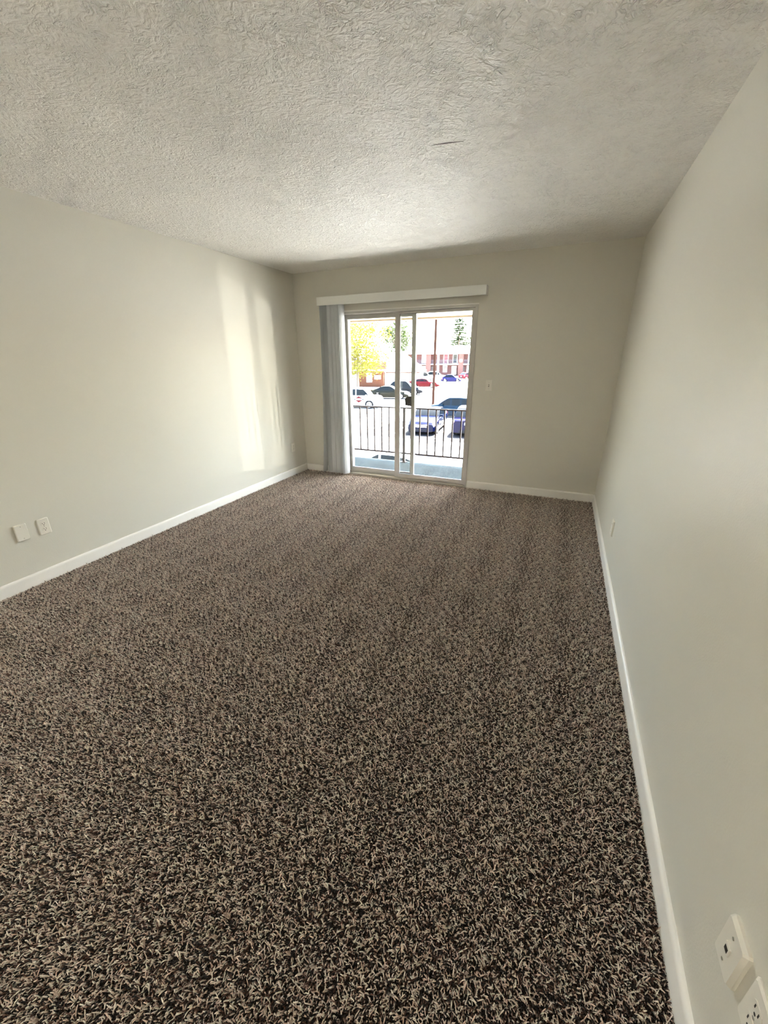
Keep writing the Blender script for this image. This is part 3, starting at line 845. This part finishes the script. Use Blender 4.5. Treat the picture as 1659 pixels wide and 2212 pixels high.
# main hip roof
e0 = 2.45
MB().add([(-9.0, .8, e0), (6.2, .8, e0), (6.2, 10.2, e0), (-9.0, 10.2, e0), (-4.0, 5.4, 5.45), (2.6, 5.4, 5.45),
          (-9.0, .8, e0 - .12), (6.2, .8, e0 - .12), (6.2, 10.2, e0 - .12), (-9.0, 10.2, e0 - .12)],
         [(0, 1, 5, 4), (1, 2, 5), (2, 3, 4, 5), (3, 0, 4), (0, 6, 7, 1), (1, 7, 8, 2), (2, 8, 9, 3), (3, 9, 6, 0), (6, 9, 8, 7)]).build('roof', roof_w, B)
MB().box(.2, 5.9, 1.15, 1.29, 2.16, 2.34).build('eave_band', brick_or, B)
MB().box(-17.2, .15, -.35, .8, 2.55, 2.78).build('fascia', soffit_m, B)
MB().prism([(-.5, 2.78), (1.5, 2.78), (1.2, 4.0)], 0, -17.3, .3).build('front_roof', mat('shingle_brown', (.012, .008, .005), .95, .02, noise=(5, .3)), B)
MB().box(-1.55, -.45, -.05, 0, 1.25, 1.85).build('sign', trimw, B)
f = MB().box(-2.9, -1.95, -.08, 0, .75, 2.2).build('window', trimw, B)
for q in range(2): MB().box(-2.8, -2.05, -.10, -.08, .85 + q * .68, 1.42 + q * .68).build('pane', win_c, f)
MB().box(-5.9, -4.6, -.06, 0, 0, 2.1).build('door', mat('door_cream', (.6, .55, .4), .6), B)
MB().box(-.35, .35, 4.3, 4.9, 4.9, 5.75).build('roof_vent', mat('vent_grey', (.06, .06, .06), .7), B)

# ------------------------------------------------------------------ outside: trees
def leaf_mat(name, c, tr):
    return mat(name, c, .6, .2, noise=(1.5, .35), trans=tr)
bark = mat('bark', (.10, .075, .055), .9)
def broad_tree(label, loc, crown, n_clump, n_leaf, size, m_, trunk_h, trunk_r, seed, clump=.9):
    rnd = random.Random(seed)
    t = tag(empty('tree', loc), label, 'tree')
    cx, cy, cz_, rx, ry, rz = crown
    MB().tube([(0, 0, 0), (cx * .2, cy * .2, trunk_h * .6), (cx * .6, cy * .6, trunk_h), (cx, cy, cz_)], [trunk_r, trunk_r * .8, trunk_r * .6, trunk_r * .25], 10).build('trunk', bark, t, True)
    vs, fs = [], []; br = 0
    for c in range(n_clump):
        while True:
            p = Vector((rnd.uniform(-1, 1), rnd.uniform(-1, 1), rnd.uniform(-1, 1)))
            if .25 < p.length < 1: break
        p = Vector((cx + p.x * rx, cy + p.y * ry, cz_ + p.z * rz))
        if br < 14:
            br += 1; s = Vector((cx * .7, cy * .7, trunk_h + .5)); md = (s + p) / 2 + Vector((0, 0, .4))
            MB().tube([s, md, p], [trunk_r * .35, trunk_r * .2, .02], 6).build('branch', bark, t)
        for l_ in range(n_leaf):
            q = p + Vector((rnd.gauss(0, clump), rnd.gauss(0, clump), rnd.gauss(0, clump * .55)))
            a = Vector((rnd.gauss(0, 1), rnd.gauss(0, 1), rnd.gauss(0, .6))).normalized(); b = a.cross(Vector((rnd.gauss(0, 1), rnd.gauss(0, 1), rnd.gauss(0, 1)))).normalized()
            s = size * rnd.uniform(.6, 1.3); o = len(vs); n_ = a.cross(b) * s * .15
            vs += [tuple(q - a * s), tuple(q + b * s * .55 + n_), tuple(q + a * s), tuple(q - b * s * .55 + n_)]
            fs += [(o, o + 1, o + 2), (o, o + 2, o + 3)]
    f = MB().add(vs, fs).build('foliage', m_, t); f['kind'] = 'stuff'
    return t
broad_tree('large yellow-green leafy tree on the left beyond the white pickup truck', (-24.6, 54.0, G), (.1, 0, 6.5, 4.2, 4.2, 4.8), 88, 110, .16, leaf_mat('leaf_yellow', (.10, .097, .008), .45), 3.5, .25, 11)
broad_tree('darker green tree rising behind the pale office roof', (-31.5, 88.0, G), (-.9, 0, 8.2, 2.9, 2.9, 3.6), 42, 70, .24, leaf_mat('leaf_green', (.022, .033, .008), .35), 5.5, .35, 5, .75)

def conifer(label, loc, h, r, seed):
    rnd = random.Random(seed)
    t = tag(empty('conifer', loc), label, 'tree')
    MB().tube([(0, 0, 0), (0, 0, h)], [.35, .03], 8).build('trunk', bark, t, True)
    vs, fs = [], []
    z = h * .22
    while z < h - .3:
        rr = r * (1 - (z - h * .22) / (h * .80)) ** .9 + .2
        nb = 9
        a0 = rnd.uniform(0, 6)
        for b in range(nb):
            a = a0 + 2 * pi * b / nb + rnd.uniform(-.35, .35); ln = rr * rnd.uniform(.5, 1.12)
            for s in range(int(46 * ln / r) + 12):
                u = rnd.uniform(.02, 1); dz = -.22 * ln * u + .16 * ln * u * u
                p = Vector((cos(a) * ln * u, sin(a) * ln * u, z + dz + rnd.uniform(-.08, .08)))
                d = Vector((cos(a + rnd.uniform(-.9, .9)), sin(a + rnd.uniform(-.9, .9)), rnd.uniform(-.5, .1))).normalized()
                e = d.cross(Vector((0, 0, 1))).normalized(); l_ = rnd.uniform(.35, .65); o = len(vs)
                vs += [tuple(p), tuple(p + d * l_ * .5 + e * .30), tuple(p + d * l_), tuple(p + d * l_ * .5 - e * .30 - Vector((0, 0, .06)))]
                fs += [(o, o + 1, o + 2), (o, o + 2, o + 3)]
        z += rnd.uniform(.42, .66)
    f = MB().add(vs, fs).build('needles', leaf_mat('needle_green', (.021, .044, .010), .25), t); f['kind'] = 'stuff'
conifer('tall conifer rising behind the roof of the brick apartments', (-28.0, 128.0, G), 17.2, 7.0, 4)
